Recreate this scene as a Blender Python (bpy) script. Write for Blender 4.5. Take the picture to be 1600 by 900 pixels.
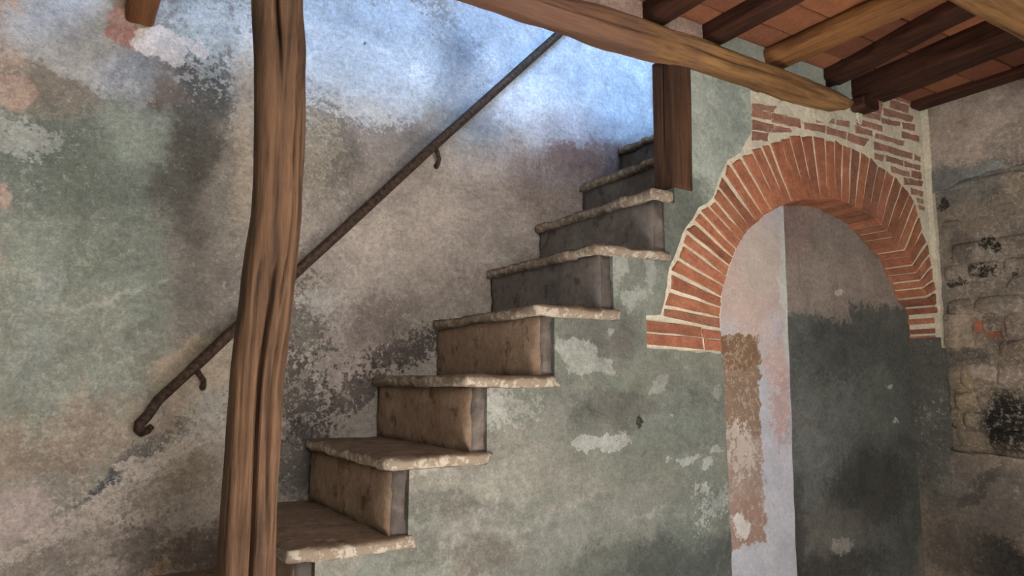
import bpy, bmesh, math, random
from mathutils import Vector, noise, geometry

# ------------------------------------------------------------------ scene, camera, light
for o in list(bpy.data.objects):
    bpy.data.objects.remove(o)
S = bpy.context.scene
COL = S.collection
S.view_settings.view_transform = 'Standard'
S.view_settings.look = 'None'
S.view_settings.gamma = 1
S.view_settings.use_curve_mapping = False
S.view_settings.exposure = 0.62

cd = bpy.data.cameras.new('camera')
cam = bpy.data.objects.new('camera', cd)
COL.objects.link(cam)
cam.location = (0, 0, 1.45)
cam.rotation_euler = (math.radians(90 + 7.36), 0, math.radians(-32.26))
cd.sensor_width = 36
cd.lens = 36 * 1122 / 1600
cd.clip_start = 0.05
S.camera = cam

W = bpy.data.worlds.new('world')
S.world = W
W.use_nodes = True
W.node_tree.nodes['Background'].inputs[0].default_value = (0.95, 0.97, 1.0, 1)
W.node_tree.nodes['Background'].inputs[1].default_value = 0.5


def area(name, loc, target, sx, sy, power, color):
    l = bpy.data.lights.new(name, 'AREA')
    l.shape = 'RECTANGLE'
    l.size, l.size_y, l.energy, l.color = sx, sy, power, color
    o = bpy.data.objects.new(name, l)
    COL.objects.link(o)
    o.location = loc
    d = Vector(target) - Vector(loc)
    o.rotation_euler = d.to_track_quat('-Z', 'Y').to_euler()
    return o


# sun through the window behind the viewer falls on the floor before the stairs; its bounce lights the room
sl = bpy.data.lights.new('sun', 'SUN')
sl.energy = 230
sl.angle = math.radians(.6)
sl.color = (.97, .98, 1.0)
so = bpy.data.objects.new('sun', sl)
COL.objects.link(so)
so.rotation_euler = Vector((.14, 1.0, -.80)).to_track_quat('-Z', 'Y').to_euler()
# added fill light set in that window, and daylight of the upper floor window
area('window_fill', (.55, -1.46, 1.80), (1.0, 1.9, 1.3), .9, .8, 34, (.97, .98, 1.0))
area('upper_window_daylight', (1.9, -0.35, 4.6), (1.8, 2.45, 2.9), 1.3, 1.1, 106, (0.31, 0.55, 1.0))

# ------------------------------------------------------------------ measured tables (metres)
ARCH_OUT = [(1.712, 1.662), (1.726, 1.696), (1.742, 1.756), (1.757, 1.820), (1.787, 1.872), (1.813, 1.922), (1.835, 1.970), (1.877, 2.009), (1.908, 2.052), (1.951, 2.075), (1.983, 2.105), (2.005, 2.151), (2.036, 2.207), (2.069, 2.256), (2.139, 2.295), (2.199, 2.326), (2.256, 2.354), (2.311, 2.382), (2.375, 2.404), (2.432, 2.422), (2.507, 2.445), (2.588, 2.457), (2.670, 2.458), (2.737, 2.465), (2.795, 2.459), (2.859, 2.453), (2.925, 2.447), (2.996, 2.436), (3.052, 2.410), (3.122, 2.401), (3.182, 2.383), (3.240, 2.350), (3.300, 2.316), (3.333, 2.275), (3.357, 2.211), (3.382, 2.153), (3.418, 2.090), (3.430, 2.036), (3.441, 1.979), (3.444, 1.916), (3.459, 1.866), (3.487, 1.799), (3.510, 1.764), (3.510, 1.714), (3.510, 1.669), (3.510, 1.625)]
ARCH_IN = [(1.990, 1.635), (1.990, 1.674), (1.998, 1.711), (2.001, 1.749), (2.013, 1.790), (2.034, 1.825), (2.054, 1.865), (2.073, 1.899), (2.092, 1.932), (2.119, 1.965), (2.138, 1.992), (2.176, 2.023), (2.213, 2.047), (2.252, 2.077), (2.303, 2.103), (2.350, 2.125), (2.395, 2.143), (2.431, 2.153), (2.480, 2.168), (2.526, 2.180), (2.573, 2.186), (2.620, 2.192), (2.663, 2.198), (2.717, 2.206), (2.761, 2.206), (2.815, 2.200), (2.860, 2.189), (2.906, 2.181), (2.957, 2.173), (3.004, 2.159), (3.046, 2.135), (3.088, 2.111), (3.125, 2.086), (3.168, 2.058), (3.222, 2.037), (3.255, 2.011), (3.277, 1.974), (3.299, 1.938), (3.333, 1.911), (3.350, 1.873), (3.366, 1.833), (3.432, 1.795), (3.455, 1.760), (3.455, 1.710), (3.455, 1.665), (3.455, 1.621)]
BASE_BRICKS = [[(1.633, 1.606), (1.898, 1.598), (1.904, 1.558), (1.642, 1.569)], [(1.909, 1.595), (1.991, 1.591), (1.991, 1.554), (1.914, 1.558)], [(1.632, 1.649), (1.893, 1.635), (1.895, 1.602), (1.634, 1.613)], [(1.900, 1.630), (1.989, 1.624), (1.992, 1.596), (1.902, 1.600)]]
SPANDREL_BRICKS = [[(2.220, 2.518), (2.364, 2.534), (2.341, 2.513), (2.219, 2.501)],
    [(2.218, 2.495), (2.330, 2.505), (2.328, 2.475), (2.216, 2.467)],
    [(2.338, 2.501), (2.510, 2.515), (2.510, 2.479), (2.333, 2.470)],
    [(2.220, 2.450), (2.342, 2.455), (2.335, 2.427), (2.218, 2.414)],
    [(2.347, 2.452), (2.438, 2.461), (2.458, 2.447), (2.343, 2.425)],
    [(2.212, 2.405), (2.309, 2.419), (2.301, 2.385), (2.210, 2.370)],
    [(2.623, 2.556), (2.754, 2.564), (2.752, 2.543), (2.621, 2.524)],
    [(2.766, 2.562), (2.859, 2.575), (2.857, 2.550), (2.764, 2.541)],
    [(2.540, 2.503), (2.681, 2.517), (2.673, 2.491), (2.543, 2.481)],
    [(2.696, 2.518), (2.835, 2.519), (2.826, 2.488), (2.690, 2.489)],
    [(2.844, 2.516), (2.994, 2.517), (2.957, 2.481), (2.838, 2.487)],
    [(3.217, 2.781), (3.377, 2.805), (3.366, 2.762), (3.214, 2.756)],
    [(3.196, 2.746), (3.351, 2.749), (3.329, 2.712), (3.191, 2.711)],
    [(3.051, 2.723), (3.133, 2.728), (3.121, 2.698), (3.041, 2.691)],
    [(2.991, 2.687), (3.118, 2.693), (3.108, 2.661), (2.983, 2.655)],
    [(3.131, 2.691), (3.382, 2.700), (3.366, 2.674), (3.134, 2.660)],
    [(2.949, 2.646), (3.104, 2.652), (3.096, 2.627), (2.952, 2.618)],
    [(3.108, 2.640), (3.267, 2.650), (3.258, 2.632), (3.112, 2.618)],
    [(2.918, 2.601), (3.115, 2.602), (3.112, 2.577), (2.915, 2.571)],
    [(3.285, 2.654), (3.389, 2.661), (3.386, 2.632), (3.288, 2.627)],
    [(3.273, 2.607), (3.426, 2.612), (3.417, 2.585), (3.269, 2.577)],
    [(2.903, 2.561), (3.027, 2.560), (3.025, 2.540), (2.900, 2.531)],
    [(3.054, 2.556), (3.291, 2.562), (3.276, 2.539), (3.052, 2.535)],
    [(3.038, 2.513), (3.185, 2.513), (3.182, 2.486), (3.035, 2.484)],
    [(3.193, 2.512), (3.345, 2.513), (3.336, 2.488), (3.190, 2.484)],
    [(3.370, 2.514), (3.419, 2.510), (3.415, 2.484), (3.367, 2.487)],
    [(3.128, 2.466), (3.267, 2.466), (3.264, 2.441), (3.125, 2.440)],
    [(3.279, 2.464), (3.413, 2.466), (3.410, 2.444), (3.276, 2.440)],
    [(3.038, 2.463), (3.110, 2.463), (3.096, 2.435), (3.040, 2.436)],
    [(3.157, 2.420), (3.315, 2.419), (3.312, 2.394), (3.165, 2.395)],
    [(3.334, 2.428), (3.415, 2.431), (3.410, 2.399), (3.330, 2.397)],
    [(3.263, 2.383), (3.421, 2.387), (3.412, 2.365), (3.259, 2.352)],
    [(3.317, 2.341), (3.421, 2.339), (3.418, 2.317), (3.313, 2.313)],
    [(3.360, 2.299), (3.415, 2.300), (3.413, 2.282), (3.364, 2.280)],
    [(3.374, 2.265), (3.421, 2.264), (3.419, 2.250), (3.378, 2.250)]]
BACK_PATCHES = [
    (0.017, 1.757, 0.304, 0.600, 0, (139, 145, 132), 0.50, 0, 0.30, 0.90, 0.00, 0),
    (0.401, 1.808, 0.162, 0.418, 0, (142, 131, 124), 0.50, 0, 0.20, 0.85, 0.00, 0),
    (0.321, 2.241, 0.114, 0.340, 0, (104, 98, 91), 0.45, 0, 0.30, 0.90, 0.00, 0),
    (-0.021, 2.089, 0.242, 0.150, -8, (112, 120, 113), 0.50, 1, 0.50, 0.85, 0.00, 0),
    (0.165, 2.212, 0.101, 0.110, 0, (150, 158, 145), 0.50, 1, 0.30, 0.70, 0.00, 0),
    (-0.120, 2.149, 0.085, 0.050, -10, (176, 176, 170), 0.40, 1, 0.90, 0.80, 0.20, 0),
    (0.037, 1.951, 0.097, 0.220, 0, (128, 133, 118), 0.60, 1, 0.50, 0.60, 0.00, 0),
    (0.002, 1.514, 0.208, 0.162, 0, (150, 150, 136), 0.60, 0, 0.20, 0.70, 0.00, 0),
    (-0.052, 1.622, 0.048, 0.198, -5, (160, 165, 160), 0.60, 1, 0.40, 0.50, 0.00, 0),
    (0.119, 1.706, 0.177, 0.011, 22, (172, 168, 156), 0.60, 1, 0.60, 0.70, 0.10, 0),
    (-0.101, 2.318, 0.181, 0.080, -8, (140, 124, 112), 0.40, 1, 0.50, 0.85, 0.00, 0),
    (-0.181, 2.456, 0.074, 0.120, 0, (186, 152, 134), 0.40, 1, 0.50, 0.90, 0.10, 0),
    (-0.163, 2.275, 0.047, 0.052, 0, (186, 150, 134), 0.30, 1, 0.40, 0.90, 0.10, 0),
    (-0.160, 1.963, 0.021, 0.032, 0, (190, 150, 138), 0.30, 1, 0.20, 0.90, 0.10, 0),
    (-0.152, 1.798, 0.019, 0.036, 0, (184, 132, 118), 0.30, 1, 0.20, 0.90, 0.10, 0),
    (0.220, 2.360, 0.101, 0.040, -5, (135, 112, 98), 0.40, 1, 0.40, 0.80, 0.00, 0),
    (-0.019, 2.545, 0.135, 0.116, -10, (176, 173, 174), 0.30, 1, 0.40, 0.95, 0.15, 0),
    (-0.069, 2.435, 0.148, 0.054, -32, (178, 174, 173), 0.30, 1, 0.40, 0.95, 0.15, 0),
    (0.067, 2.394, 0.132, 0.076, -18, (176, 172, 173), 0.30, 1, 0.50, 0.95, 0.15, 0),
    (0.153, 2.419, 0.065, 0.066, 0, (140, 136, 136), 0.50, 1, 0.90, 0.70, 0.00, 0),
    (-0.142, 2.446, 0.099, 0.036, -25, (185, 178, 172), 0.40, 1, 0.60, 0.60, 0.10, 0),
    (0.360, 2.614, 0.125, 0.154, 0, (180, 176, 164), 0.50, 1, 1.30, 0.90, 0.30, 0),
    (0.464, 2.585, 0.051, 0.216, 0, (190, 186, 180), 0.50, 1, 1.20, 0.90, 0.30, 0),
    (0.339, 2.631, 0.052, 0.088, -10, (198, 192, 178), 0.30, 1, 0.90, 0.80, 0.30, 0),
    (0.481, 2.339, 0.036, 0.198, 4, (184, 160, 138), 0.40, 1, 1.00, 0.90, 0.30, 0),
    (0.487, 2.074, 0.036, 0.132, 0, (170, 148, 130), 0.40, 1, 1.20, 0.70, 0.30, 0),
    (0.112, 2.510, 0.055, 0.035, 0, (190, 122, 112), 0.25, 1, 0.30, 0.95, 0.00, 0),
    (0.100, 2.564, 0.020, 0.055, 0, (190, 130, 116), 0.30, 1, 0.30, 0.90, 0.00, 0),
    (0.211, 2.519, 0.085, 0.055, 0, (224, 200, 182), 0.12, 1, 0.20, 1.00, 0.60, 0),
    (0.260, 2.492, 0.044, 0.040, 0, (224, 200, 182), 0.12, 1, 0.20, 1.00, 0.60, 0),
    (0.315, 2.541, 0.046, 0.018, -10, (224, 200, 182), 0.15, 1, 0.20, 1.00, 0.60, 0),
    (0.282, 2.432, 0.033, 0.013, 0, (190, 172, 158), 0.30, 2, 1.50, 0.80, 0.30, 0),
    (-0.026, 1.263, 0.269, 0.072, -5, (160, 134, 118), 0.50, 0, 0.40, 0.85, 0.00, 0),
    (0.045, 1.340, 0.176, 0.036, 0, (156, 138, 122), 0.50, 0, 0.40, 0.70, 0.00, 0),
    (-0.018, 1.140, 0.177, 0.072, 0, (160, 146, 134), 0.50, 0, 0.30, 0.80, 0.00, 0),
    (0.390, 1.460, 0.135, 0.068, 43, (186, 162, 138), 0.50, 0, 0.30, 0.90, 0.00, 0),
    (0.254, 1.310, 0.129, 0.048, 40, (176, 154, 134), 0.50, 0, 0.30, 0.80, 0.00, 0),
    (0.294, 1.058, 0.522, 0.166, 33, (172, 153, 141), 0.18, 1, 0.50, 0.95, 0.50, 0),
    (0.224, 1.228, 0.297, 0.016, 37, (98, 94, 90), 0.60, 1, 0.84, 0.65, -0.50, 0),
    (0.153, 1.159, 0.048, 0.024, 30, (80, 84, 86), 0.50, 1, 0.60, 0.80, -0.30, 0),
    (0.294, 1.219, 0.199, 0.036, 35, (196, 182, 172), 0.50, 1, 1.40, 0.80, 0.40, 0),
    (0.423, 1.360, 0.080, 0.060, 35, (186, 178, 168), 0.40, 2, 1.40, 0.80, 0.50, 0),
    (0.175, 1.070, 0.210, 0.068, 25, (198, 178, 164), 0.50, 2, 1.50, 0.80, 0.50, 0),
    (0.291, 1.115, 0.109, 0.052, 25, (130, 112, 102), 0.50, 2, 1.20, 0.70, -0.30, 0),
    (0.378, 1.166, 0.081, 0.050, 30, (150, 132, 112), 0.50, 1, 0.80, 0.70, 0.00, 0),
    (0.055, 0.959, 0.177, 0.072, 15, (138, 122, 112), 0.50, 1, 0.90, 0.70, 0.00, 0),
    (-0.079, 1.076, 0.098, 0.080, 0, (184, 160, 154), 0.50, 1, 0.50, 0.80, 0.10, 0),
    (-0.008, 1.001, 0.129, 0.022, 20, (196, 176, 164), 0.50, 2, 1.40, 0.70, 0.40, 0),
    (0.257, 0.952, 0.072, 0.080, 0, (92, 80, 72), 0.60, 1, 0.80, 0.60, 0.00, 0),
    (0.304, 0.891, 0.073, 0.025, 20, (180, 142, 110), 0.50, 1, 0.60, 0.70, 0.00, 0),
    (0.426, 0.931, 0.121, 0.072, 0, (96, 76, 62), 0.60, 1, 0.80, 0.80, 0.00, 0),
    (0.888, 2.060, 0.289, 0.504, 0, (148, 131, 122), 0.60, 0, 0.30, 0.70, 0.00, 0),
    (0.762, 2.301, 0.134, 0.192, 0, (120, 108, 96), 0.50, 1, 0.80, 0.80, 0.00, 0),
    (0.727, 2.318, 0.063, 0.168, 0, (158, 142, 122), 0.50, 1, 1.40, 0.80, 0.30, 0),
    (0.978, 2.415, 0.240, 0.072, -10, (124, 110, 102), 0.50, 1, 0.70, 0.80, 0.00, 0),
    (1.085, 2.309, 0.213, 0.120, 0, (140, 124, 114), 0.50, 1, 0.80, 0.60, 0.00, 0),
    (0.967, 1.855, 0.217, 0.192, 30, (178, 160, 149), 0.60, 1, 0.50, 0.60, 0.00, 0),
    (0.833, 1.527, 0.217, 0.154, 30, (168, 148, 140), 0.50, 1, 0.50, 0.80, 0.00, 0),
    (0.706, 1.656, 0.088, 0.132, 0, (98, 92, 84), 0.50, 2, 1.20, 0.85, -0.20, 0),
    (0.759, 1.725, 0.066, 0.044, 0, (180, 172, 164), 0.50, 2, 1.20, 0.70, 0.20, 0),
    (0.704, 1.396, 0.099, 0.140, 30, (78, 68, 64), 0.60, 1, 0.90, 0.85, 0.00, 0),  # dark speckles by the treads, with corner shade painted in
    (0.906, 1.416, 0.144, 0.053, 35, (84, 72, 66), 0.50, 2, 1.10, 0.85, -0.20, 0),
    (1.099, 1.567, 0.182, 0.053, 20, (72, 58, 52), 0.50, 2, 1.00, 0.85, -0.20, 0),
    (0.996, 1.669, 0.156, 0.096, 30, (128, 108, 98), 0.60, 1, 0.60, 0.60, 0.00, 0),
    (0.712, 1.185, 0.110, 0.132, 0, (58, 54, 52), 0.60, 1, 0.60, 0.80, 0.00, 0),
    (1.311, 1.833, 0.168, 0.096, 30, (110, 88, 78), 0.60, 1, 0.70, 0.60, 0.00, 0),
    (1.546, 2.225, 0.355, 0.252, 20, (190, 166, 150), 0.60, 0, 0.30, 0.80, 0.00, 0),
    (1.252, 2.080, 0.311, 0.240, 30, (190, 168, 154), 0.60, 0, 0.30, 0.80, 0.00, 0),
    (1.610, 2.345, 0.097, 0.168, 0, (166, 132, 120), 0.60, 1, 0.40, 0.50, 0.00, 0),
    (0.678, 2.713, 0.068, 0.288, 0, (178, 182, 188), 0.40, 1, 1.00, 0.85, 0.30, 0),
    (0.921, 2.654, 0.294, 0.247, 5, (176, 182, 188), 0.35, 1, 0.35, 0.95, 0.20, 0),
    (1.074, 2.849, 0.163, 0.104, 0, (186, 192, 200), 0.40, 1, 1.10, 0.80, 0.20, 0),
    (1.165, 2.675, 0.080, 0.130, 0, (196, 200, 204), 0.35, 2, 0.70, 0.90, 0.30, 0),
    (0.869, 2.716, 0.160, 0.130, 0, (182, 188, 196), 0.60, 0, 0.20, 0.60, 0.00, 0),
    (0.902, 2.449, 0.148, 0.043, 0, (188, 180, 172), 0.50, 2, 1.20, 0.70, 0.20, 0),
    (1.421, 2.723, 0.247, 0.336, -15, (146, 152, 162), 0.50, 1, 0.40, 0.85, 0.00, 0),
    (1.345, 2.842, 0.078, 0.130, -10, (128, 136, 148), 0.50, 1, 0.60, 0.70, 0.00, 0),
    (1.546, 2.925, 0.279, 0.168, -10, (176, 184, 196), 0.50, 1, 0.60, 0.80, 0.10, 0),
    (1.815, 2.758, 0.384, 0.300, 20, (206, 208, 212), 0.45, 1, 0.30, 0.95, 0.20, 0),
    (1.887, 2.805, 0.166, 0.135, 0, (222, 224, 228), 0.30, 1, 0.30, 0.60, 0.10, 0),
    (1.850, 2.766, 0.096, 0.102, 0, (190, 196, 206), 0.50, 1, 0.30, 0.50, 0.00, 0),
    (2.172, 2.903, 0.247, 0.320, 0, (224, 226, 230), 0.50, 0, 0.20, 0.90, 0.00, 0),
    (1.778, 2.516, 0.173, 0.120, 0, (196, 184, 182), 0.40, 1, 0.50, 0.85, 0.20, 0),
    (1.992, 2.571, 0.349, 0.090, 0, (176, 170, 176), 0.60, 1, 0.50, 0.60, 0.00, 0),
    (1.971, 2.427, 0.292, 0.096, 8, (146, 106, 92), 0.50, 1, 0.60, 0.90, -0.10, 0),
    (1.741, 2.253, 0.205, 0.126, 20, (150, 122, 110), 0.60, 1, 0.50, 0.70, 0.00, 0),
    (0.894, 2.715, 0.008, 0.013, 0, (60, 60, 66), 0.40, 1, 0.20, 0.90, 0.00, 0)]
FLANK_PATCHES = [
    (2.024, 2.381, 0.255, 0.336, 0, (164, 172, 158), 0.35, 1, 0.40, 1.00, 0.10, 0),
    (2.080, 2.442, 0.095, 0.156, 0, (128, 138, 130), 0.60, 1, 0.80, 0.70, 0.00, 0),
    (1.796, 2.013, 0.182, 0.176, 0, (101, 105, 95), 0.50, 1, 0.50, 0.90, 0.00, 0),
    (1.573, 1.440, 0.476, 0.242, 0, (107, 111, 99), 0.60, 0, 0.40, 0.80, 0.00, 0),
    (1.444, 1.600, 0.156, 0.100, 0, (103, 98, 92), 0.50, 1, 0.50, 0.80, 0.00, 0),
    (1.292, 1.364, 0.144, 0.072, 20, (123, 119, 110), 0.60, 1, 0.50, 0.70, 0.00, 0),
    (1.774, 1.482, 0.240, 0.099, 0, (119, 121, 108), 0.60, 1, 0.40, 0.80, 0.00, 0),
    (1.544, 1.359, 0.182, 0.060, -10, (98, 95, 88), 0.50, 1, 0.70, 0.80, 0.00, 0),
    (1.389, 1.333, 0.053, 0.054, 30, (86, 89, 81), 0.50, 1, 0.40, 0.80, 0.00, 0),
    (1.708, 1.293, 0.154, 0.050, 0, (117, 123, 114), 0.50, 1, 0.30, 0.80, 0.00, 0),
    (1.290, 1.196, 0.217, 0.108, 20, (119, 117, 106), 0.60, 0, 0.40, 0.70, 0.00, 0),
    (0.908, 1.203, 0.241, 0.144, 0, (125, 118, 108), 0.60, 0, 0.50, 0.80, 0.00, 0),
    (0.812, 1.358, 0.144, 0.090, 30, (126, 118, 110), 0.60, 0, 0.50, 0.80, 0.00, 0),
    (1.111, 1.154, 0.198, 0.096, 20, (132, 128, 116), 0.60, 1, 0.60, 0.70, 0.00, 0),
    (1.068, 1.459, 0.154, 0.036, 0, (132, 123, 112), 0.50, 1, 0.40, 0.80, 0.00, 0),
    (0.832, 1.216, 0.110, 0.013, 20, (147, 137, 124), 0.50, 2, 1.30, 0.80, 0.30, 0),
    (0.909, 1.120, 0.161, 0.029, -8, (91, 88, 81), 0.60, 1, 0.60, 0.70, 0.00, 0),
    (0.948, 1.050, 0.121, 0.054, 0, (131, 127, 119), 0.60, 1, 0.60, 0.70, 0.00, 0),
    (0.800, 1.034, 0.127, 0.048, -10, (98, 96, 88), 0.60, 1, 0.60, 0.70, 0.00, 0),
    (0.598, 1.012, 0.097, 0.035, 0, (133, 127, 116), 0.40, 1, 0.60, 0.80, 0.20, 0),
    (0.653, 1.074, 0.113, 0.016, 14, (134, 123, 110), 0.40, 1, 0.40, 0.80, 0.10, 0),
    (1.154, 0.993, 0.224, 0.090, 0, (109, 109, 101), 0.60, 0, 0.50, 0.70, 0.00, 0),
    (1.028, 0.974, 0.102, 0.054, 0, (96, 84, 76), 0.60, 1, 0.50, 0.60, 0.00, 0),
    (1.483, 1.030, 0.313, 0.090, 8, (123, 123, 114), 0.60, 1, 0.70, 0.70, 0.00, 0),
    (1.591, 1.118, 0.391, 0.020, -5, (131, 126, 116), 0.60, 1, 1.20, 0.60, 0.10, 0),
    (1.336, 1.082, 0.169, 0.012, 18, (137, 133, 120), 0.60, 1, 1.00, 0.60, 0.10, 0),
    (1.806, 0.856, 0.393, 0.100, 0, (74, 80, 77), 0.60, 0, 0.40, 0.90, 0.00, 0),
    (1.480, 0.898, 0.209, 0.072, 0, (84, 88, 81), 0.60, 1, 0.50, 0.70, 0.00, 0),
    (1.858, 1.331, 0.150, 0.132, 0, (103, 109, 102), 0.60, 1, 0.50, 0.70, 0.00, 0),
    (1.843, 1.016, 0.151, 0.132, 0, (105, 111, 104), 0.60, 1, 0.50, 0.70, 0.00, 0),
    (1.058, 1.378, 0.060, 0.054, 0, (151, 149, 140), 0.12, 2, 1.30, 0.95, 0.70, 0),
    (1.133, 1.368, 0.057, 0.029, 15, (145, 142, 133), 0.20, 2, 2.00, 0.90, 0.60, 0),
    (1.355, 1.532, 0.091, 0.044, -15, (149, 149, 140), 0.10, 1, 0.40, 1.00, 0.80, 0),
    (1.404, 1.495, 0.104, 0.030, -5, (145, 145, 136), 0.10, 1, 0.40, 1.00, 0.80, 0),
    (1.468, 1.476, 0.052, 0.020, -10, (145, 145, 136), 0.15, 1, 0.40, 1.00, 0.80, 0),
    (1.679, 1.435, 0.048, 0.020, 35, (142, 143, 132), 0.15, 1, 0.40, 1.00, 0.80, 0),
    (1.412, 1.252, 0.068, 0.026, -10, (156, 156, 150), 0.12, 1, 0.40, 1.00, 0.80, 0),
    (1.501, 1.253, 0.057, 0.020, 25, (154, 154, 148), 0.15, 2, 0.60, 1.00, 0.80, 0),
    (1.806, 1.187, 0.057, 0.016, 5, (151, 154, 150), 0.15, 2, 0.50, 1.00, 0.80, 0),
    (1.900, 1.171, 0.033, 0.020, 30, (151, 154, 150), 0.15, 2, 0.50, 1.00, 0.80, 0),
    (1.943, 1.214, 0.032, 0.015, 0, (151, 154, 150), 0.15, 2, 0.50, 1.00, 0.80, 0),
    (1.716, 1.194, 0.011, 0.008, 0, (151, 154, 150), 0.15, 2, 0.50, 1.00, 0.80, 0),
    (1.877, 1.084, 0.042, 0.020, 0, (151, 152, 148), 0.20, 2, 1.20, 1.00, 0.80, 0),
    (1.930, 1.029, 0.071, 0.035, 30, (147, 151, 146), 0.20, 2, 1.60, 0.95, 0.80, 0),
    (1.963, 1.412, 0.019, 0.022, 0, (138, 140, 131), 0.20, 2, 0.80, 0.90, 0.60, 0),
    (1.629, 1.036, 0.068, 0.008, 8, (138, 138, 131), 0.30, 2, 1.00, 0.80, 0.40, 0),
    (1.483, 1.601, 0.017, 0.010, 0, (138, 138, 131), 0.20, 2, 0.50, 0.90, 0.60, 0),
    (1.744, 1.338, 0.012, 0.006, 0, (151, 151, 142), 0.20, 2, 0.40, 0.90, 0.60, 0),
    (1.507, 1.825, 0.051, 0.048, 0, (143, 145, 135), 0.12, 1, 0.50, 1.00, 0.70, 0),
    (1.514, 1.753, 0.026, 0.026, 0, (140, 142, 132), 0.15, 1, 0.40, 1.00, 0.70, 0),
    (1.649, 1.810, 0.028, 0.070, -5, (145, 147, 138), 0.12, 1, 0.40, 1.00, 0.70, 0),
    (1.586, 1.716, 0.062, 0.022, 10, (145, 147, 138), 0.12, 1, 0.40, 1.00, 0.70, 0),
    (1.665, 1.870, 0.025, 0.013, 0, (145, 147, 138), 0.15, 1, 0.40, 1.00, 0.70, 0),
    (1.449, 1.845, 0.017, 0.050, 0, (105, 91, 83), 0.40, 1, 0.40, 0.80, 0.00, 0),
    (1.846, 1.396, 0.027, 0.022, 0, (88, 89, 81), 0.60, 1, 0.80, 0.60, 0.00, 0),
    (1.602, 1.323, 0.011, 0.008, 0, (52, 43, 40), 0.40, 1, 0.40, 0.90, -0.40, 0),
    (1.296, 1.673, 0.120, 0.024, 0, (115, 107, 99), 0.50, 1, 0.40, 0.60, 0.00, 0)]
STRIP_PATCHES = [
    (2.217, 1.849, 0.216, 0.286, 0, (196, 164, 150), 0.60, 0, 0.50, 0.90, 0.00, 0),
    (2.277, 1.928, 0.115, 0.144, 0, (192, 176, 164), 0.60, 1, 0.60, 0.80, 0.00, 0),
    (2.344, 1.535, 0.084, 0.096, 0, (198, 158, 150), 0.50, 1, 0.90, 0.80, 0.00, 0),
    (2.356, 1.341, 0.053, 0.120, -10, (190, 140, 130), 0.50, 2, 1.20, 0.70, 0.00, 0),
    (2.423, 1.814, 0.038, 0.338, 0, (196, 204, 196), 0.50, 1, 0.30, 0.70, 0.20, 0),
    (2.122, 1.532, 0.115, 0.082, 0, (134, 96, 66), 0.06, 2, 0.20, 1.00, -0.40, 1),
    (2.122, 1.346, 0.106, 0.144, 1, (142, 110, 88), 0.06, 2, 0.20, 1.00, -0.40, 1),
    (2.122, 1.118, 0.106, 0.132, 1, (160, 132, 118), 0.06, 2, 0.20, 1.00, -0.40, 1),
    (2.125, 0.950, 0.103, 0.084, 1, (158, 122, 108), 0.06, 2, 0.20, 1.00, -0.40, 1),
    (2.124, 1.208, 0.068, 0.088, 0, (190, 176, 166), 0.50, 2, 1.20, 0.80, 0.20, 0),
    (2.107, 0.930, 0.041, 0.035, 0, (206, 202, 198), 0.30, 2, 0.80, 0.90, 0.30, 0),
    (2.068, 0.956, 0.027, 0.013, 0, (206, 202, 198), 0.30, 2, 0.80, 0.90, 0.30, 0)]
NICHE_PATCHES = [
    (3.018, 1.953, 0.722, 0.308, 0, (158, 138, 126), 0.60, 0, 0.40, 0.90, 0.00, 0),
    (2.645, 2.145, 0.133, 0.180, 0, (140, 112, 104), 0.60, 1, 0.40, 0.80, 0.00, 0),
    (3.080, 2.078, 0.301, 0.120, 0, (132, 120, 108), 0.60, 0, 0.40, 0.70, 0.00, 0),
    (2.936, 1.148, 0.439, 0.574, 0, (92, 94, 91), 0.03, 1, 0.10, 1.00, 0.50, 1),
    (3.242, 1.261, 0.260, 0.532, 0, (92, 93, 88), 0.04, 1, 0.10, 1.00, 0.50, 1),
    (2.609, 1.332, 0.084, 0.390, 0, (94, 96, 93), 0.08, 1, 0.10, 1.00, 0.50, 1),
    (2.758, 1.170, 0.210, 0.234, 0, (112, 114, 112), 0.60, 1, 0.80, 0.70, 0.00, 0),
    (2.929, 1.547, 0.336, 0.168, 0, (80, 82, 78), 0.60, 1, 0.70, 0.80, 0.00, 0),
    (3.061, 0.990, 0.301, 0.168, 0, (66, 64, 60), 0.60, 1, 0.80, 0.80, 0.00, 0),
    (2.816, 1.328, 0.276, 0.140, 0, (104, 106, 102), 0.60, 1, 0.90, 0.70, 0.00, 0),
    (3.205, 1.377, 0.200, 0.168, 0, (100, 102, 96), 0.60, 1, 0.80, 0.70, 0.00, 0),
    (2.727, 0.835, 0.253, 0.096, 0, (112, 106, 98), 0.60, 1, 0.80, 0.70, 0.00, 0),
    (2.756, 0.680, 0.424, 0.065, 0, (70, 66, 62), 0.60, 1, 0.60, 0.80, 0.00, 0),
    (2.830, 0.765, 0.071, 0.031, 0, (150, 142, 132), 0.20, 2, 0.80, 0.90, 0.30, 0),
    (2.558, 0.804, 0.040, 0.240, 0, (60, 58, 56), 0.60, 1, 0.30, 0.60, 0.00, 0),  # shadow beside the pier edge, painted into the plaster
    (2.902, 1.843, 0.024, 0.022, 0, (206, 190, 172), 0.30, 1, 0.40, 0.90, 0.30, 0),
    (3.261, 1.420, 0.022, 0.011, 0, (170, 172, 166), 0.30, 2, 0.60, 0.90, 0.30, 0),
    (3.295, 1.268, 0.022, 0.011, 0, (170, 172, 166), 0.30, 2, 0.60, 0.90, 0.30, 0)]
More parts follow.
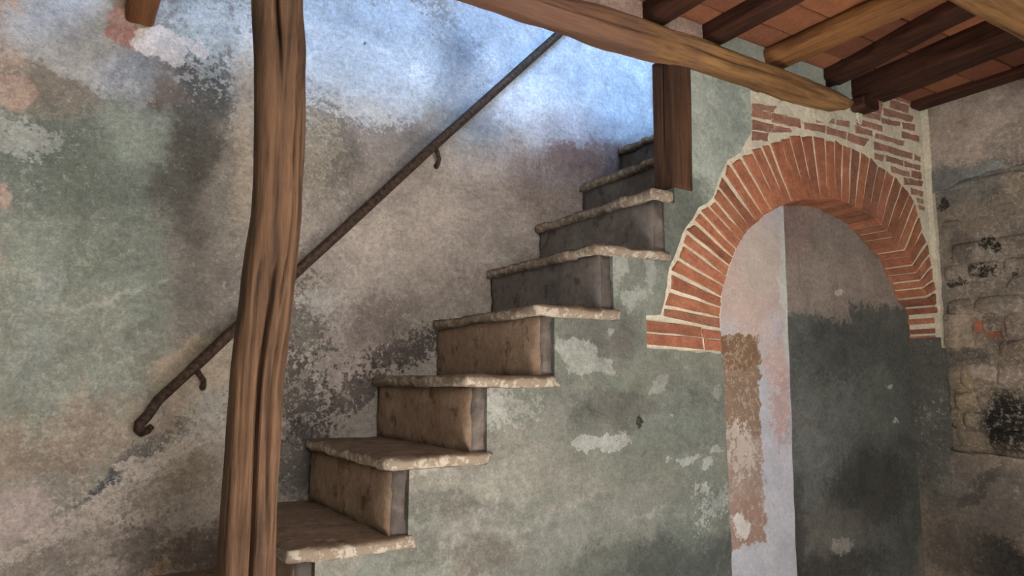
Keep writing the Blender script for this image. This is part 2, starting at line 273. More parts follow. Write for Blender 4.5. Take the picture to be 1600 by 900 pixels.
RUBBLE_PATCHES = [
    (1.564, 2.004, 0.368, 0.360, 0, (136, 122, 108), 0.60, 0, 0.50, 0.80, 0.00, 0),
    (1.620, 2.341, 0.175, 0.090, 5, (118, 116, 110), 0.60, 1, 0.50, 0.80, 0.00, 0),
    (1.388, 2.286, 0.073, 0.126, 0, (150, 132, 112), 0.50, 1, 0.30, 0.70, 0.00, 0),
    (1.605, 2.172, 0.127, 0.050, 0, (140, 124, 108), 0.50, 1, 0.40, 0.70, 0.00, 0),
    (1.641, 2.060, 0.051, 0.084, 0, (104, 92, 84), 0.50, 1, 0.40, 0.70, 0.00, 0),
    (1.428, 2.096, 0.097, 0.039, 20, (118, 104, 92), 0.50, 1, 0.40, 0.70, 0.00, 0),
    (1.642, 1.679, 0.089, 0.102, 0, (170, 146, 122), 0.30, 1, 0.30, 0.90, 0.00, 0),
    (1.679, 1.550, 0.104, 0.039, 0, (96, 88, 80), 0.50, 1, 0.60, 0.80, 0.00, 0),
    (1.565, 1.483, 0.078, 0.028, 10, (172, 150, 132), 0.40, 1, 0.60, 0.80, 0.00, 0),
    (1.478, 1.477, 0.078, 0.028, 0, (160, 134, 124), 0.40, 2, 1.00, 0.80, 0.00, 0),
    (1.685, 1.407, 0.039, 0.095, 5, (164, 140, 104), 0.40, 1, 0.60, 0.85, 0.00, 0),
    (1.513, 1.657, 0.120, 0.073, 0, (112, 92, 82), 0.50, 1, 0.60, 0.60, 0.00, 0),
    (1.744, 1.819, 0.060, 0.180, 0, (128, 116, 104), 0.50, 1, 0.50, 0.60, 0.00, 0),
    (1.697, 2.260, 0.028, 0.033, 0, (52, 42, 34), 0.40, 1, 0.60, 0.90, 0.00, 0),  # from here, shadowed voids between stones painted as dark colour
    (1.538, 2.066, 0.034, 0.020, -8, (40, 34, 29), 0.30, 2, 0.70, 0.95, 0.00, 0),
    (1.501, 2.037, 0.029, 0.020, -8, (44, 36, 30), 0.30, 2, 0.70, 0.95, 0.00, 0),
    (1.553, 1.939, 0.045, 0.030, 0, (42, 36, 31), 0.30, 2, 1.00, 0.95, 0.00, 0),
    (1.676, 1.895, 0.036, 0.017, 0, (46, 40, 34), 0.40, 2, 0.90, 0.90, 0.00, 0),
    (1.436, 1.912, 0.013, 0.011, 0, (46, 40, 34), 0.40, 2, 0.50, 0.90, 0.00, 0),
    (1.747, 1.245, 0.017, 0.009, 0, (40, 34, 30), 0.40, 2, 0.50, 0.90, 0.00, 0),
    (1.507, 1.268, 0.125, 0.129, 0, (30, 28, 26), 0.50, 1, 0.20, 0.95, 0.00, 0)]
RIGHT_PATCHES = [
    (1.519, 2.585, 0.326, 0.270, 0, (176, 154, 140), 0.60, 0, 0.30, 0.90, 0.00, 0),
    (1.399, 2.461, 0.124, 0.112, 0, (134, 116, 104), 0.60, 1, 0.60, 0.70, 0.00, 0),
    (1.673, 2.384, 0.146, 0.078, 8, (112, 114, 112), 0.50, 1, 0.60, 0.90, 0.00, 0),
    (1.432, 2.369, 0.190, 0.054, 10, (116, 104, 94), 0.50, 1, 0.60, 0.80, 0.00, 0),
    (1.508, 2.388, 0.107, 0.036, 10, (134, 140, 138), 0.50, 1, 0.40, 0.70, 0.00, 0),
    (1.620, 0.939, 0.316, 0.168, 0, (118, 108, 98), 0.60, 0, 0.40, 0.90, 0.00, 0),
    (1.642, 0.990, 0.158, 0.026, -45, (82, 76, 70), 0.50, 1, 0.40, 0.70, 0.00, 0),
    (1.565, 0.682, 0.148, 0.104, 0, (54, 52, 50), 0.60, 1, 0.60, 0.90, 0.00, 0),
    (1.744, 0.701, 0.170, 0.112, 0, (96, 88, 78), 0.60, 1, 0.60, 0.70, 0.00, 0),
    (1.860, 1.435, 0.180, 0.450, 0, (90, 90, 85), 0.50, 0, 0.50, 0.95, 0.00, 0),
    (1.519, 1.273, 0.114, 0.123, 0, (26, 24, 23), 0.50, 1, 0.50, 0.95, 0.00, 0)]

# ------------------------------------------------------------------ helpers
rnd = random.Random(7)


def lin(c):
    r = []
    for v in c:
        v = v / 255
        r.append(v / 12.92 if v <= 0.04045 else ((v + 0.055) / 1.055) ** 2.4)
    return (r[0], r[1], r[2], 1)


def link(name, me, mats, parent=None):
    o = bpy.data.objects.new(name, me)
    COL.objects.link(o)
    if not isinstance(mats, (list, tuple)):
        mats = [mats]
    if not me.materials:
        for m in mats:
            me.materials.append(m)
    if parent:
        o.parent = parent
    return o


def mesh(name, verts, faces, mats, parent=None, smooth=False):
    me = bpy.data.meshes.new(name)
    me.from_pydata([tuple(v) for v in verts], [], faces)
    bm = bmesh.new()
    bm.from_mesh(me)
    bmesh.ops.recalc_face_normals(bm, faces=bm.faces)
    bm.to_mesh(me)
    bm.free()
    if smooth:
        for p in me.polygons:
            p.use_smooth = True
    me.update()
    return link(name, me, mats, parent)


def tag(o, label, cat, group=None, kind=None):
    o['label'] = label
    o['category'] = cat
    if group:
        o['group'] = group
    if kind:
        o['kind'] = kind
    return o


def box(name, a, b, mats, parent=None):
    (x0, y0, z0), (x1, y1, z1) = a, b
    v = [(x, y, z) for x in (x0, x1) for y in (y0, y1) for z in (z0, z1)]
    f = [(0, 1, 3, 2), (4, 6, 7, 5), (0, 4, 5, 1), (2, 3, 7, 6), (0, 2, 6, 4), (1, 5, 7, 3)]
    return mesh(name, v, f, mats, parent)


def prism_data(poly, a, b, axis='y'):
    """polygon (u, z) pushed from a to b along an axis"""
    n = len(poly)
    P = (lambda u, w, d: (u, d, w)) if axis == 'y' else (lambda u, w, d: (d, u, w))
    v = [P(u, w, a) for u, w in poly] + [P(u, w, b) for u, w in poly]
    tri = geometry.tessellate_polygon([[Vector((u, w, 0)) for u, w in poly]])
    f = [tuple(t) for t in tri] + [tuple(i + n for i in t) for t in tri]
    f += [(i, (i + 1) % n, (i + 1) % n + n, i + n) for i in range(n)]
    return v, f


def prism(name, poly, a, b, mats, parent=None, axis='y'):
    v, f = prism_data(poly, a, b, axis)
    return mesh(name, v, f, mats, parent)


def rough_line(pts, step=0.03, amp=0.006, seed=0):
    """open line of (u, z) points, resampled and made ragged"""
    out = []
    for (a, b) in zip(pts, pts[1:]):
        L = math.hypot(b[0] - a[0], b[1] - a[1])
        n = max(1, int(L / step))
        nx, nz = -(b[1] - a[1]) / max(L, 1e-6), (b[0] - a[0]) / max(L, 1e-6)
        for k in range(n):
            t = k / n
            u, w = a[0] + (b[0] - a[0]) * t, a[1] + (b[1] - a[1]) * t
            d = amp * (noise.noise((u * 14, w * 14, seed)) + .7 * noise.noise((u * 45, w * 45, seed + 3)))
            if k == 0 and not out:
                d = 0
            out.append((u + nx * d, w + nz * d))
    out.append(pts[-1])
    return out


# ------------------------------------------------------------------ materials
class N:
    def __init__(self, name):
        self.m = bpy.data.materials.new(name)
        self.m.use_nodes = True
        self.t = self.m.node_tree
        self.b = self.t.nodes['Principled BSDF']
        self.b.inputs['Roughness'].default_value = .9
        self.b.inputs['Specular IOR Level'].default_value = .2

    def n(self, typ, **kw):
        nd = self.t.nodes.new(typ)
        for k, v in kw.items():
            setattr(nd, k, v)
        return nd

    def set(self, sock, v):
        if hasattr(v, 'is_output'):
            self.t.links.new(v, sock)
        else:
            sock.default_value = v

    def coords(self):
        return self.n('ShaderNodeTexCoord').outputs['Object']

    def noise(self, vec, scale, detail=6, rough=.6, dist=0):
        nd = self.n('ShaderNodeTexNoise')
        self.set(nd.inputs['Vector'], vec)
        nd.inputs['Scale'].default_value = scale
        nd.inputs['Detail'].default_value = detail
        nd.inputs['Roughness'].default_value = rough
        nd.inputs['Distortion'].default_value = dist
        return nd

    def math(self, op, a, b=None, c=None):
        nd = self.n('ShaderNodeMath', operation=op)
        self.set(nd.inputs[0], a)
        if b is not None:
            self.set(nd.inputs[1], b)
        if c is not None:
            self.set(nd.inputs[2], c)
        return nd.outputs[0]

    def vmath(self, op, a, b=None, c=None):
        nd = self.n('ShaderNodeVectorMath', operation=op)
        self.set(nd.inputs[0], a)
        if b is not None:
            self.set(nd.inputs[1], b)
        if c is not None:
            self.set(nd.inputs[2], c)
        return nd.outputs['Value'] if op == 'LENGTH' else nd.outputs[0]

    def rng(self, v, a, b, c=0.0, d=1.0, smooth=True):
        nd = self.n('ShaderNodeMapRange')
        if smooth:
            nd.interpolation_type = 'SMOOTHSTEP'
        self.set(nd.inputs[0], v)
        for i, x in enumerate((a, b, c, d)):
            nd.inputs[i + 1].default_value = x
        return nd.outputs[0]

    def mix(self, f, a, b, blend='MIX'):
        nd = self.n('ShaderNodeMix', data_type='RGBA', blend_type=blend)
        self.set(nd.inputs[0], f)
        self.set(nd.inputs[6], a)
        self.set(nd.inputs[7], b)
        return nd.outputs[2]

    def mapping(self, vec, loc=(0, 0, 0), rot=(0, 0, 0), scale=(1, 1, 1), typ='POINT'):
        nd = self.n('ShaderNodeMapping', vector_type=typ)
        self.set(nd.inputs[0], vec)
        nd.inputs[1].default_value = loc
        nd.inputs[2].default_value = rot
        nd.inputs[3].default_value = scale
        return nd.outputs[0]

    def bump(self, h, dist=.01, strength=1.0):
        nd = self.n('ShaderNodeBump')
        nd.inputs['Distance'].default_value = dist
        nd.inputs['Strength'].default_value = strength
        self.set(nd.inputs['Height'], h)
        self.set(self.b.inputs['Normal'], nd.outputs[0])

    def done(self, col):
        self.set(self.b.inputs['Base Color'], col)
        return self.m


def plaster(name, base, patches, axis='y', contrast=.34, grain=1.0, bump=.008, span=(-9, 9), vary=0, mute=.72, fleck=1.0):
    """old plaster: a ground colour, then stains, flakes and painted shade with ragged edges, each at its own place on the wall"""
    k = N(name)
    P = k.coords()
    sp = k.n('ShaderNodeSeparateXYZ')
    k.set(sp.inputs[0], P)
    cb = k.n('ShaderNodeCombineXYZ')
    k.set(cb.inputs[0], sp.outputs[0 if axis == 'y' else 1])
    k.set(cb.inputs[1], sp.outputs[2])
    U = cb.outputs[0]
    warps = []
    for sc, am in ((3.5, .20), (9, .085), (26, .045)):
        nz = k.noise(P, sc, 7, .65)
        d = k.vmath('SUBTRACT', nz.outputs['Color'], (.5, .5, .5))
        d = k.vmath('MULTIPLY', d, (am * 2, am * 2, 0))
        warps.append(k.vmath('ADD', U, d))
    spk = k.math('SUBTRACT', k.noise(P, 42, 9, .72).outputs['Fac'], .5)
    spk2 = k.math('SUBTRACT', k.noise(P, 110, 6, .7).outputs['Fac'], .5)
    spk = k.math('ADD', k.math('MULTIPLY', spk, 2.6), k.math('MULTIPLY', spk2, 1.2))
    big = k.noise(P, 1.7, 8, .62).outputs['Fac']
    mid = k.noise(P, 8, 9, .68, .6).outputs['Fac']
    fine = k.noise(P, 60, 8, .75).outputs['Fac']
    sm = k.mapping(U, scale=(14, 30, 1))
    streak = k.noise(sm, 1.6, 7, .7, .8).outputs['Fac']
    col = lin(base)
    h = k.math('MULTIPLY', mid, 1.0)
    h = k.math('MULTIPLY_ADD', fine, .35, h)
    h = k.math('MULTIPLY_ADD', streak, .10, h)
    for (cx, cz, rx, rz, ang, c, soft, warp, spx, st, hh, shape) in patches:
        if not (span[0] - .3 < cx + 1.8 * max(rx, rz) and cx - 1.8 * max(rx, rz) < span[1] + .3):
            continue
        m = k.mapping(warps[warp], (cx, cz, 0), (0, 0, math.radians(ang)), (rx, rz, 1), 'TEXTURE')
        if shape:
            a = k.n('ShaderNodeSeparateXYZ')
            k.set(a.inputs[0], k.vmath('ABSOLUTE', m))
            d = k.math('MAXIMUM', a.outputs[0], a.outputs[1])
        else:
            d = k.vmath('LENGTH', m)
        if spx:
            d = k.math('MULTIPLY_ADD', spk, spx * (1.9 if spx > .85 else 1.0), d)
        if spx > .85:
            soft = min(soft, .22)
        soft *= .6
        f = k.rng(d, 1 + soft, 1 - soft, 0, st)
        if mute:
            g_ = sum(c) / 3
            c = [(g_ + (v_ - g_) * mute) for v_ in c]
        col = k.mix(f, col, lin(c))
    # mottling
    def tone(fac, a, col):
        g = k.rng(fac, .25, .75, 1 - a, 1 + a, False)
        return k.mix(1.0, col, g, 'MULTIPLY')
    col = tone(big, contrast * .6, col)
    col = tone(mid, contrast, col)
    col = tone(fine, contrast * grain, col)
    col = tone(streak, contrast * .45 * grain, col)
    gr = k.noise(P, 170, 4, .8).outputs['Fac']
    col = tone(gr, contrast * .9 * grain, col)
    if vary:
        col = k.mix(1.0, col, k.rng(k.n('ShaderNodeObjectInfo').outputs['Random'], 0, 1, 1 - vary, 1 + vary, False), 'MULTIPLY')
    # pale pin-pricks and dark pits
    clus = k.rng(big, .42, .62, .62, .52, False)
    pin = k.noise(P, 48, 8, .78).outputs['Fac']
    pin = k.rng(k.math('SUBTRACT', pin, clus), .0, .03, 0, .5 * fleck)
    col = k.mix(pin, col, k.mix(.6, col, lin((214, 204, 190))))
    pit = k.rng(k.noise(P, 33, 5, .6).outputs['Fac'], .30, .24, 0, .5)
    col = k.mix(pit, col, lin((66, 60, 54)))
    k.bump(h, bump, .8)
    return k.done(col)


def wood(name, dark, light, axis=2, scale=1.0, contrast=1.0, red=None, red_from=None):
    k = N(name)
    P = k.coords()
    sc = [34 * scale] * 3
    sc[axis] = 1.6 * scale
    g = k.noise(k.mapping(P, scale=tuple(sc)), 1.0, 8, .62, .7).outputs['Fac']
    sc2 = [95 * scale] * 3
    sc2[axis] = 5 * scale
    g2 = k.noise(k.mapping(P, scale=tuple(sc2)), 1.0, 6, .7, .3).outputs['Fac']
    b = k.noise(P, 5, 6, .6).outputs['Fac']
    f = k.math('MULTIPLY_ADD', g2, .45, k.math('MULTIPLY', g, .75))
    f = k.math('MULTIPLY_ADD', b, .35, f)
    f = k.rng(f, .77 - .22 / contrast, .77 + .22 / contrast, 0, 1)
    col = k.mix(f, lin(dark), lin(light))
    if red:
        sx = k.n('ShaderNodeSeparateXYZ')
        k.set(sx.inputs[0], P)
        rf = k.math('ADD', sx.outputs[0], k.math('MULTIPLY', k.math('SUBTRACT', k.noise(P, 6, 6, .65).outputs['Fac'], .5), 1.6))
        col = k.mix(k.rng(rf, red_from[0], red_from[1], 0, .75), col, lin(red))
    dk = k.rng(g, .36, .27, 0, .75)
    col = k.mix(dk, col, lin((38, 25, 18)))
    k.bump(k.math('MULTIPLY_ADD', g2, .5, g), .006, .9)
    k.b.inputs['Roughness'].default_value = .78
    return k.done(col)


def brick(name, cols, smear, smear_amt, mottle=.35):
    k = N(name)
    P = k.coords()
    oi = k.n('ShaderNodeObjectInfo').outputs['Random']
    rp = k.n('ShaderNodeValToRGB')
    k.set(rp.inputs[0], oi)
    e = rp.color_ramp.elements
    while len(e) < len(cols):
        e.new(.5)
    for i, c in enumerate(cols):
        e[i].position = i / (len(cols) - 1)
        e[i].color = lin(c)
    col = rp.outputs[0]
    a = k.noise(P, 16, 8, .65).outputs['Fac']
    b = k.noise(P, 70, 8, .75).outputs['Fac']
    col = k.mix(1.0, col, k.rng(a, .25, .75, 1 - mottle, 1 + mottle, False), 'MULTIPLY')
    col = k.mix(1.0, col, k.rng(b, .25, .75, 1 - mottle, 1 + mottle, False), 'MULTIPLY')
    s = k.noise(P, 22, 9, .72).outputs['Fac']
    col = k.mix(k.rng(s, .62 - smear_amt * .3, .74 - smear_amt * .2, 0, min(1, .35 + smear_amt)), col, lin(smear))
    k.bump(k.math('MULTIPLY_ADD', b, .6, a), .006, .8)
    return k.done(col)


def stone(name, base, light, dark, bump=.01, edge=None):
    k = N(name)
    P = k.coords()
    a = k.noise(P, 7, 8, .65, .4).outputs['Fac']
    b = k.noise(P, 45, 9, .75).outputs['Fac']
    col = k.mix(k.rng(a, .45, .68), lin(base), lin(light))
    col = k.mix(k.rng(k.noise(P, 12, 9, .7).outputs['Fac'], .47, .36, 0, .85), col, lin(dark))
    col = k.mix(1.0, col, k.rng(b, .25, .75, .68, 1.32, False), 'MULTIPLY')
    if edge:
        # worn pale lip: bare stone where the slab stands upright, trodden dirt and painted shade darken the flat top
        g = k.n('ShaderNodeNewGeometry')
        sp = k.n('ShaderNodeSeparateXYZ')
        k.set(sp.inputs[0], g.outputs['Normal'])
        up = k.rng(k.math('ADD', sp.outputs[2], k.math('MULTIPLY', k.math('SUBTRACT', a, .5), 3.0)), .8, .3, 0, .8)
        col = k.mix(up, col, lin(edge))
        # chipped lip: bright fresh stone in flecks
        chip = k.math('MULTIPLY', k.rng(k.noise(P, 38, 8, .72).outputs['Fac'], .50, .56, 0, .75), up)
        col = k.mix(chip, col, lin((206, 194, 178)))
    k.bump(k.math('MULTIPLY_ADD', b, .5, a), bump, .9)
    return k.done(col)


M = {}
SPANS = [(-3.6, .0), (.0, .36), (.36, .75), (.75, 1.3), (1.3, 3.8)]
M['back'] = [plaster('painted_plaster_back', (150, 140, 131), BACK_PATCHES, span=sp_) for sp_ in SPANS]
M['flank'] = plaster('cement_plaster_stair', (120, 122, 113), FLANK_PATCHES, fleck=.35, contrast=.3)
M['strip'] = plaster('whitewash', (178, 178, 188), STRIP_PATCHES, contrast=.2, grain=.8)
M['niche'] = plaster('niche_plaster', (112, 106, 98), NICHE_PATCHES, fleck=.12)
M['right'] = plaster('right_wall_plaster', (140, 124, 112), RIGHT_PATCHES, axis='x')
M['infill'] = plaster('pale_infill', (176, 184, 172), [], contrast=.25)
M['infill_pink'] = plaster('pink_infill', (186, 160, 146), [], contrast=.4)
M['mortar'] = plaster('lime_mortar', (216, 207, 186), [], contrast=.25, bump=.012)
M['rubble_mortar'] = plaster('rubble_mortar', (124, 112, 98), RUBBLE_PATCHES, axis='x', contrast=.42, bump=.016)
M['arch_brick'] = brick('arch_brick', [(140, 90, 70), (164, 104, 78), (174, 114, 88), (156, 98, 78), (168, 110, 80), (132, 90, 74)], (196, 150, 118), .0)
M['spandrel_brick'] = brick('spandrel_brick', [(146, 106, 92), (162, 116, 98), (166, 126, 108), (154, 118, 102)], (204, 190, 168), .25)
M['tile'] = brick('terracotta_tile', [(98, 60, 49), (150, 98, 72), (118, 74, 58), (166, 110, 78), (104, 66, 54), (130, 84, 64)], (170, 130, 100), .0, .2)
M['post'] = wood('old_post_wood', (60, 44, 35), (124, 93, 71), 2)
M['newel'] = wood('short_post_wood', (52, 36, 28), (96, 66, 48), 2)
M['beam'] = wood('golden_beam_wood', (90, 64, 44), (166, 124, 80), 0, 1.0, .8, (118, 86, 76), (2.0, 1.3))
M['joist_dark'] = wood('dark_joist_wood', (38, 23, 18), (82, 50, 38), 1)
M['joist_light'] = wood('light_joist_wood', (96, 62, 38), (160, 112, 70), 1)
M['trimmer'] = wood('trimmer_wood', (104, 66, 40), (150, 98, 62), 1)
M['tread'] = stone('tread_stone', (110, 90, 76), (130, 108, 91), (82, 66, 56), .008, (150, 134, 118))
M['riser'] = stone('riser_stone', (152, 126, 106), (172, 148, 128), (108, 84, 68), .008)
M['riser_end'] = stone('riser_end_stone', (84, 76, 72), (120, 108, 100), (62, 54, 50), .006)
M['riser_shaded'] = stone('riser_stone_shaded', (112, 104, 100), (130, 122, 116), (84, 76, 72), .008)  # riser stone with the shade of the upper steps in its colour
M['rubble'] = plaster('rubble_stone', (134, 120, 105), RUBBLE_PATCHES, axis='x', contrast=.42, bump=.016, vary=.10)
M['floor'] = stone('floor_stone', (166, 160, 152), (180, 174, 166), (138, 132, 124), .01)
k = N('wrought_iron')
nf = k.noise(k.coords(), 60, 6, .7).outputs['Fac']
k.b.inputs['Roughness'].default_value = .6
k.b.inputs['Metallic'].default_value = .3
k.bump(nf, .002, .7)
M['iron'] = k.done(k.mix(k.rng(nf, .35, .65), lin((46, 36, 32)), lin((92, 72, 60))))

# ------------------------------------------------------------------ the setting
ZF = .26
YF, YB = 1.76, 2.45                 # front of the stair wall, face of the back wall
XR = 3.46                           # face of the right wall
tag(box('floor', (-3.5, -4.0, ZF - .1), (3.7, 2.6, ZF), M['floor']), 'worn stone floor below the stairs', 'floor', kind='structure')
def wall_in_spans(name, mats):
    xs = [-3.5] + [sp_[1] for sp_ in SPANS[:-1]] + [3.7]
    v, f = [], []
    for x in xs:
        v += [(x, YB, 0), (x, YB, 5.2), (x, YB + .2, 5.2), (x, YB + .2, 0)]
    idx = []
    for i in range(len(xs) - 1):
        for q in range(4):
            f.append((4 * i + q, 4 * i + (q + 1) % 4, 4 * i + 4 + (q + 1) % 4, 4 * i + 4 + q))
            idx.append(i)
    f += [(0, 1, 2, 3), tuple(4 * (len(xs) - 1) + q for q in range(4))]
    idx += [0, len(xs) - 2]
    o = mesh(name, v, f, mats)
    for p, i in zip(o.data.polygons, idx):
        p.material_index = i
    return o


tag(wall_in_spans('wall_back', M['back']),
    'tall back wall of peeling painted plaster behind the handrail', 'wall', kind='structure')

tag(box('wall_left', (-2.6, -1.7, 0), (-2.4, 2.6, 2.8), M['infill']), 'pale plaster wall on the far side of the room', 'wall', kind='structure')
wf = bpy.data.objects.new('wall_front', None)
COL.objects.link(wf)
tag(wf, 'plain plaster wall with a window, facing the stairs', 'wall', kind='structure')
for a_, b_ in (((-2.6, 0), (.1, 2.8)), ((1.0, 0), (3.6, 2.8)), ((.1, 0), (1.0, 1.40)), ((.1, 2.2), (1.0, 2.8))):
    box('wall_piece', (a_[0], -1.7, a_[1]), (b_[0], -1.5, b_[1]), M['infill'], wf)
# added unseen upper floor shell: keeps the stairwell dark but for its own window
tag(box('roof_blocker', (-3.5, -.9, 5.2), (3.7, 2.65, 5.3), M['infill']), 'added light-blocking slab over the upper floor', 'roof_blocker', kind='structure')
tag(box('wall_upper_blocker', (-3.5, -.9, 2.95), (3.7, -.75, 5.2), M['infill']), 'added light-blocking wall behind the stairwell opening', 'wall', kind='structure')

# ceiling slab over the room, open over the flight of stairs
ZT = 2.772                          # underside of the terracotta tiles
ce = box('ceiling', (.06, -1.7, ZT + .028), (3.7, 1.80, 2.95), M['mortar'])
tag(ce, 'ceiling of terracotta tiles carried on old joists', 'ceiling', kind='structure')
box('ceiling_bay', (-3.5, -1.7, ZT + .028), (.06, YB, 2.95), M['mortar'], ce)
box('landing_slab', (2.85, 1.80, ZT + .028), (3.7, YB, 2.95), M['mortar'], ce)

# stairs: nosing x and top z of each tread
STEPS = []
for i in range(-3, 9):
    x = .722 + .2335 * (i - 1)
    z = 1.256 + .2105 * (i - 1)
    if i == 0:
        z, x = 1.058, .482
    if i == -1:
        z, x = .880, .245
    if i < -1:
        z, x = .880 + .205 * (i + 1), .245 + .235 * (i + 1)
    STEPS.append((i, x, z))
TT = .036                           # tread thickness
RT = .055                           # riser thickness

ws = bpy.data.objects.new('wall_stair', None)
COL.objects.link(ws)
tag(ws, 'grey plastered stair wall pierced by a round brick arch', 'wall', kind='structure')

# plaster flank: under the steps, up beside the short post and round the arch
prof = []
for j, (i, x, z) in enumerate(STEPS):
    if i > 5:
        break
    zb = STEPS[j - 1][2] - TT if j else ZF
    prof += [(x + .018 + RT, zb), (x + .018 + RT, z - TT)]
prof += [(1.78, STEPS[8][2] - TT), (1.78, 2.125), (1.872, 2.125), (1.872, 2.64), (2.202, 2.64), (2.205, 2.44)]
ext = list(reversed([p for p in ARCH_OUT if p[0] < 2.19 and p[0] < 2.5]))
ext = [p for p in ext if p[1] > 1.66]
ring = [(2.205, 2.405)] + [(x - .012 * (2.7 - x), z + .010) for x, z in ext]
prof += rough_line(ring + [(1.722, 1.672), (1.632, 1.663), (1.634, 1.557), (1.99, 1.545)], .02, .005, 2)
prof += rough_line([(1.995, 1.54), (2.0, .8), (2.0, ZF)], .04, .006, 5)
prism('plaster', prof, YF, 1.90, M['flank'], ws)

# lime mortar bed of the brickwork
inn = [(x + (.006 if x < 2.2 else 0), z + .006) for x, z in ARCH_IN]
bed = [(1.60, 1.53)] + [(1.60, 1.68), (1.69, 1.69)] + [(x - .01, z + .02) for x, z in ARCH_OUT if x < 2.19] + \
      [(2.19, 2.64), (2.86, 2.64), (2.86, 2.80), (3.47, 2.80), (3.47, 1.63)] + list(reversed(inn)) + [(1.992, 1.53)]
prism('mortar', bed, YF + .007, 1.895, M['mortar'], ws)
# thin mortar wash, flush between spandrel bricks under the beam
def blob(cx, cz, rx, rz, seed, n=26):
    pts = []
    for q in range(n):
        a = 2 * math.pi * q / n
        r = 1 + .28 * noise.noise((math.cos(a) * 1.7, math.sin(a) * 1.7, seed)) + .12 * noise.noise((math.cos(a) * 5, math.sin(a) * 5, seed))
        pts.append((cx + rx * r * math.cos(a), cz + rz * r * math.sin(a)))
    return pts
for q, (cx, cz, rx, rz) in enumerate([(2.47, 2.545, .10, .035), (2.66, 2.555, .06, .025), (2.31, 2.555, .07, .022), (2.93, 2.64, .02, .06)]):
    prism('mortar_smear', blob(cx, cz, rx, rz, q), YF - .002, YF + .02, M['mortar'], ws)


def brick_obj(name, q4, y0, y1, mat, parent, seg=4, jit=.0022, ch=.004):
    """one brick: four (x, z) corners, ragged outline, chamfered front"""
    out = []
    for a, b in zip(q4, q4[1:] + q4[:1]):
        for s in range(seg):
            t = s / seg
            j = jit * (1.0 if s else .6)
            out.append((a[0] + (b[0] - a[0]) * t + rnd.uniform(-j, j), a[1] + (b[1] - a[1]) * t + rnd.uniform(-j, j)))
    cx = sum(p[0] for p in out) / len(out)
    cz = sum(p[1] for p in out) / len(out)
    n = len(out)
    v = []
    for x, z in out:
        d = math.hypot(x - cx, z - cz) or 1
        v.append((x - (x - cx) / d * ch, y0 + rnd.uniform(-.001, .001), z - (z - cz) / d * ch))
    v += [(x, y0 + ch, z) for x, z in out] + [(x, y1, z) for x, z in out]
    v.append((cx, y0, cz))
    f = [(i, (i + 1) % n, 3 * n) for i in range(n)]
    for r in (0, n):
        f += [(r + i, r + (i + 1) % n, r + n + (i + 1) % n, r + n + i) for i in range(n)]
    return mesh(name, v, f, mat, parent)


lerp = lambda a, b, t: (a[0] + (b[0] - a[0]) * t, a[1] + (b[1] - a[1]) * t)
for i in range(len(ARCH_OUT) - 1):
    o0, o1, i0, i1 = ARCH_OUT[i], ARCH_OUT[i + 1], ARCH_IN[i], ARCH_IN[i + 1]
    thick = i < 17
    eo = rnd.uniform(.11, .20) if thick else rnd.uniform(.09, .16)
    ei = rnd.uniform(.06, .11) if thick else rnd.uniform(.05, .12)
    if i >= 40:
        eo = ei = rnd.uniform(.09, .13)
    q4 = [lerp(o0, o1, eo), lerp(o0, o1, 1 - eo), lerp(i0, i1, 1 - ei), lerp(i0, i1, ei)]
    q4[0] = lerp(q4[0], q4[3], rnd.uniform(-.01, .05))
    q4[1] = lerp(q4[1], q4[2], rnd.uniform(-.01, .05))
    brick_obj('brick', q4, YF + .002 + rnd.uniform(-.004, .002), 1.90 + rnd.uniform(-.004, .004), M['arch_brick'], ws)
for q4 in BASE_BRICKS:
    brick_obj('brick', q4, YF + rnd.uniform(-.003, .002), 1.86, M['arch_brick'], ws, jit=.0015)
for q4 in SPANDREL_BRICKS:
    gx, gz = sum(p[0] for p in q4) / 4, sum(p[1] for p in q4) / 4
    q4 = [(p[0] + (.003 if p[0] > gx else -.003), p[1] + (.0025 if p[1] > gz else -.0025)) for p in q4]
    brick_obj('brick', q4, YF + .002 + rnd.uniform(-.001, .004), 1.86, M['spandrel_brick'], ws, 5, .003)

# blind niche behind the arch
wn = tag(prism('wall_niche', rough_line([(2.30, 0), (2.30, 2.5)], 3) + [(3.475, 2.5), (3.475, 0)], 1.90, 1.96, M['niche']),
         'grey and pinkish plaster back of the arched niche', 'wall', kind='structure')
prism('whitewashed_pier', rough_line([(2.395, 0), (2.398, .85), (2.412, 1.44), (2.424, 2.1), (2.424, 2.38)], .05, .005, 9) + [(2.0, 2.38), (1.985, 0)],
      1.80, 1.905, M['strip'], wn)
prism('jamb', [(1.748, 0), (1.752, 1.65), (1.91, 1.65), (1.91, 0)], 3.4495, 3.50, M['right'], wn, 'x')

# right wall: rubble laid bare between two fields of plaster
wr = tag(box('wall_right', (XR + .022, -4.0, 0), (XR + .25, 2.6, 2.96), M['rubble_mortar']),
         'right wall with rubble stone laid bare between plaster', 'wall', kind='structure')
up = rough_line([(1.765, 2.33), (1.70, 2.335), (1.62, 2.36), (1.5, 2.375), (1.4, 2.37), (1.2, 2.40), (.6, 2.38), (-.5, 2.4), (-4.0, 2.4)], .025, .016, 4)
prism('plaster', up + [(-4.0, 2.9), (1.765, 2.9)], XR, XR + .05, M['right'], wr, 'x')
lo = rough_line([(1.752, 1.62), (1.742, 1.5), (1.745, 1.3), (1.75, 1.14), (1.70, 1.128), (1.6, 1.132), (1.45, 1.125), (1.2, 1.13), (.4, 1.12), (-.5, 1.12), (-4.0, 1.12)], .025, .007, 6)
prism('plaster', lo + [(-4.0, 0), (1.765, 0), (1.765, 1.62)], XR - .006, XR + .05, M['right'], wr, 'x')
